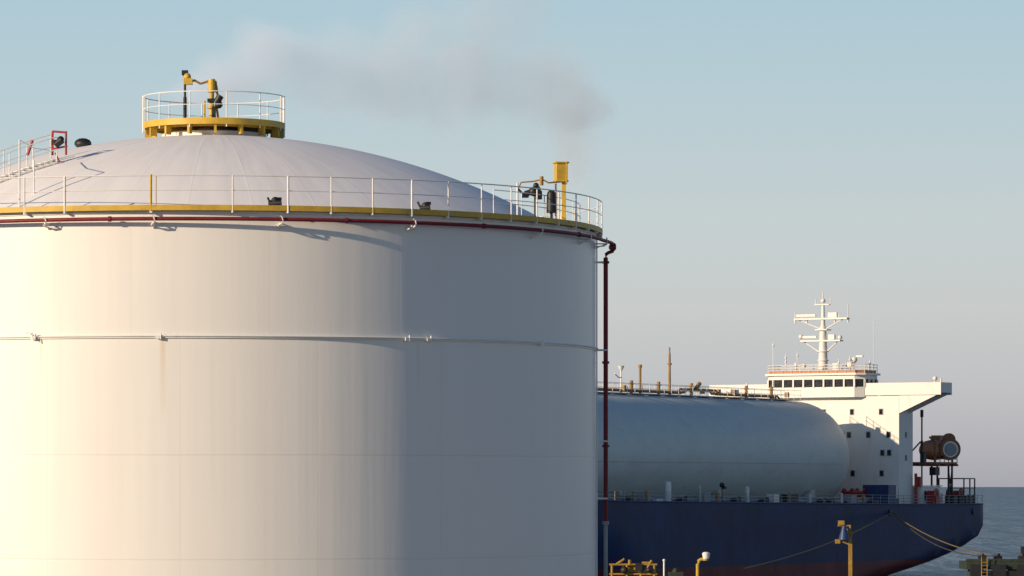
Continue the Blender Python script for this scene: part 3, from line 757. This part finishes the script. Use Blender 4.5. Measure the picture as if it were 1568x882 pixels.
# ================================================================== vapour plume (volume)
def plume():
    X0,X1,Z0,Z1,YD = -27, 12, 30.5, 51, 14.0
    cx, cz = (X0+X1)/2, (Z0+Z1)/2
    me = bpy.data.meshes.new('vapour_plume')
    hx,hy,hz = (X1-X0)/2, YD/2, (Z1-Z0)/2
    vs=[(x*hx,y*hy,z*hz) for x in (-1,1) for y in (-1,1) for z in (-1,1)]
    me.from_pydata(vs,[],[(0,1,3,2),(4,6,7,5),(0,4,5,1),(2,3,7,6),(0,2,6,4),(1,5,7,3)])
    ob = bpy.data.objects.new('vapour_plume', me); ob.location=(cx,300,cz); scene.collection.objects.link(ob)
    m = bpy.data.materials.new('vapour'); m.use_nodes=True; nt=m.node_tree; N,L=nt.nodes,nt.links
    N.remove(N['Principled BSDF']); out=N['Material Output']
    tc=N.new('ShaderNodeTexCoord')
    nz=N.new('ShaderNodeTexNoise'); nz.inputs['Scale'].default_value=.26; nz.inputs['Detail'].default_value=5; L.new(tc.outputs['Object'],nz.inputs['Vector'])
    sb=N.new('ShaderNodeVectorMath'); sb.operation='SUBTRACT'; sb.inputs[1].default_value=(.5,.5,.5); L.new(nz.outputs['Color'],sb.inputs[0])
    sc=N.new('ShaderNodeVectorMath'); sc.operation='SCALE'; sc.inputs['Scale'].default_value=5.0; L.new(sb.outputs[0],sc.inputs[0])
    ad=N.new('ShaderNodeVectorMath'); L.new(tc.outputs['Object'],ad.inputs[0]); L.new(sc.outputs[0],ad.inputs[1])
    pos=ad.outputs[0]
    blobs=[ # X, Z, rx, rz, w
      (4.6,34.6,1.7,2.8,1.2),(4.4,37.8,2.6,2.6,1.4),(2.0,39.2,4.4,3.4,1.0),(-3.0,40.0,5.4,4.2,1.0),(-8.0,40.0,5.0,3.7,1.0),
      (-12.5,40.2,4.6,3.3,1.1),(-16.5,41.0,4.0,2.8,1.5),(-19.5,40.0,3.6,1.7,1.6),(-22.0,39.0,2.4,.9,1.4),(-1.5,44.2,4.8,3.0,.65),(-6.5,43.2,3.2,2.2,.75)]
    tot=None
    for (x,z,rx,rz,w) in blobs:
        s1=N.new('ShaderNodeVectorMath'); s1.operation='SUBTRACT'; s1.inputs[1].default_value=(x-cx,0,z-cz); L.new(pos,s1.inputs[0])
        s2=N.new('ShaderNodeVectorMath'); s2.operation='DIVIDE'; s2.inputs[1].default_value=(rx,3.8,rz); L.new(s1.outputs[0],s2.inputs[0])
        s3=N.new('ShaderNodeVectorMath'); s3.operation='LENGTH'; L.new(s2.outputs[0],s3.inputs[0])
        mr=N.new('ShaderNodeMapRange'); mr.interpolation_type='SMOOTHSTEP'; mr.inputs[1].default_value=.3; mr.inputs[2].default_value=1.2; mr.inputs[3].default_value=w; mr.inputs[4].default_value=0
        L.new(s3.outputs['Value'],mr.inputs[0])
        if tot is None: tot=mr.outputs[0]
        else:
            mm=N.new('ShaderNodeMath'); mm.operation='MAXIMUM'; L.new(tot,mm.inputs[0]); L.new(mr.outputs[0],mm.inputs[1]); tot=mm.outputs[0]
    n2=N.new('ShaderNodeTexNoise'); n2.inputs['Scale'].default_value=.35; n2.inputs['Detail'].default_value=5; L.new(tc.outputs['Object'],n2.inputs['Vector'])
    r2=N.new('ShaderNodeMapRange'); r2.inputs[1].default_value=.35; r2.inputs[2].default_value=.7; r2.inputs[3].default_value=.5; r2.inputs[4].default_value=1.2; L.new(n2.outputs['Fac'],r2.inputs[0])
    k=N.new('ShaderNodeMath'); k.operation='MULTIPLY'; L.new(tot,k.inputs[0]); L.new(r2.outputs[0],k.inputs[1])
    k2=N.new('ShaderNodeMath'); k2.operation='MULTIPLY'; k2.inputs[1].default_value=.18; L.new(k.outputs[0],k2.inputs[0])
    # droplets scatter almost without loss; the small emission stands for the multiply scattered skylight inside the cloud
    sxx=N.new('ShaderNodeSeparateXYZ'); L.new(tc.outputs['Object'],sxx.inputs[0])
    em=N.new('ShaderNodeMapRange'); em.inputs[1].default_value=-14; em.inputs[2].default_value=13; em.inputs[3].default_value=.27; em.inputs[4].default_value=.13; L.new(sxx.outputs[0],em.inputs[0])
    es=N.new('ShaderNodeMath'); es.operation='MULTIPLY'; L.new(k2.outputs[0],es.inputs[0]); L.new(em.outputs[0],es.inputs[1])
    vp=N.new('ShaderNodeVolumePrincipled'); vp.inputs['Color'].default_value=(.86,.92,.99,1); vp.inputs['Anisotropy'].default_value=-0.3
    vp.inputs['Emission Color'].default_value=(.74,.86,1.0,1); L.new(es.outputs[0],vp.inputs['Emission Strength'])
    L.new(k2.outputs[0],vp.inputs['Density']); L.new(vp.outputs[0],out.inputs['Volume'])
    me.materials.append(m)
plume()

# ================================================================== light and sky
el, azx, azy = R_(17), -0.848, -0.530
Sd = Vector((azx*cos(el), azy*cos(el), sin(el))).normalized()
sun = bpy.data.lights.new('sun','SUN'); sun.energy=5.0; sun.angle=R_(0.6); sun.color=(1.0,.775,.53)
so = bpy.data.objects.new('sun', sun); so.rotation_euler = Sd.to_track_quat('Z','Y').to_euler(); so.location=(-100,-60,80); scene.collection.objects.link(so)

w = bpy.data.worlds.new('World'); scene.world = w; w.use_nodes=True
nt=w.node_tree; N,L=nt.nodes,nt.links; N.clear()
out=N.new('ShaderNodeOutputWorld')
sky=N.new('ShaderNodeTexSky'); sky.sky_type='NISHITA'; sky.sun_disc=False; sky.sun_elevation=el; sky.sun_rotation=math.atan2(azx,azy); sky.air_density=1.0; sky.dust_density=0.3; sky.ozone_density=3.5
bg1=N.new('ShaderNodeBackground'); bg1.inputs[1].default_value=0.09; L.new(sky.outputs[0],bg1.inputs[0])
tc=N.new('ShaderNodeTexCoord'); sx=N.new('ShaderNodeSeparateXYZ'); L.new(tc.outputs['Generated'],sx.inputs[0])
mr=N.new('ShaderNodeMapRange'); mr.inputs[1].default_value=-.01; mr.inputs[2].default_value=.19; L.new(sx.outputs[2],mr.inputs[0])
def lin(c): 
    c=[x/255 for x in c]; return tuple(x/12.92 if x<=.04045 else ((x+.055)/1.055)**2.4 for x in c)+(1,)
cr=N.new('ShaderNodeValToRGB'); e=cr.color_ramp
stops=[(0.03,(161,161,171)),(0.085,(177,176,182)),(0.16,(192,192,194)),(0.26,(200,203,202)),(0.36,(197,207,208)),(0.48,(186,205,211)),(0.62,(174,201,213)),(1.0,(154,189,210))]
e.elements[0].position=stops[0][0]; e.elements[0].color=lin(stops[0][1]); e.elements[1].position=1.0; e.elements[1].color=lin(stops[-1][1])
for p,c in stops[1:-1]:
    x=e.elements.new(p); x.color=lin(c)
L.new(mr.outputs[0],cr.inputs[0])
bg2=N.new('ShaderNodeBackground'); bg2.inputs[1].default_value=1.0; L.new(cr.outputs[0],bg2.inputs[0])
fm=N.new('ShaderNodeMapRange'); fm.interpolation_type='SMOOTHSTEP'; fm.inputs[1].default_value=.12; fm.inputs[2].default_value=.27; fm.inputs[3].default_value=1; fm.inputs[4].default_value=0; L.new(sx.outputs[2],fm.inputs[0])
ms=N.new('ShaderNodeMixShader'); L.new(fm.outputs[0],ms.inputs[0]); L.new(bg1.outputs[0],ms.inputs[1]); L.new(bg2.outputs[0],ms.inputs[2]); L.new(ms.outputs[0],out.inputs[0])

scene.view_settings.view_transform='Standard'; scene.view_settings.look='None'; scene.view_settings.exposure=0

# ================================================================== camera
cam=bpy.data.cameras.new('camera'); cam.sensor_width=36; cam.lens=36*6500/1568
cam.shift_y=(745-441)/1568
cam.clip_start=1; cam.clip_end=200000
co=bpy.data.objects.new('camera',cam); co.location=(0,0,11); co.rotation_euler=(R_(90),0,0); scene.collection.objects.link(co)
scene.camera=co
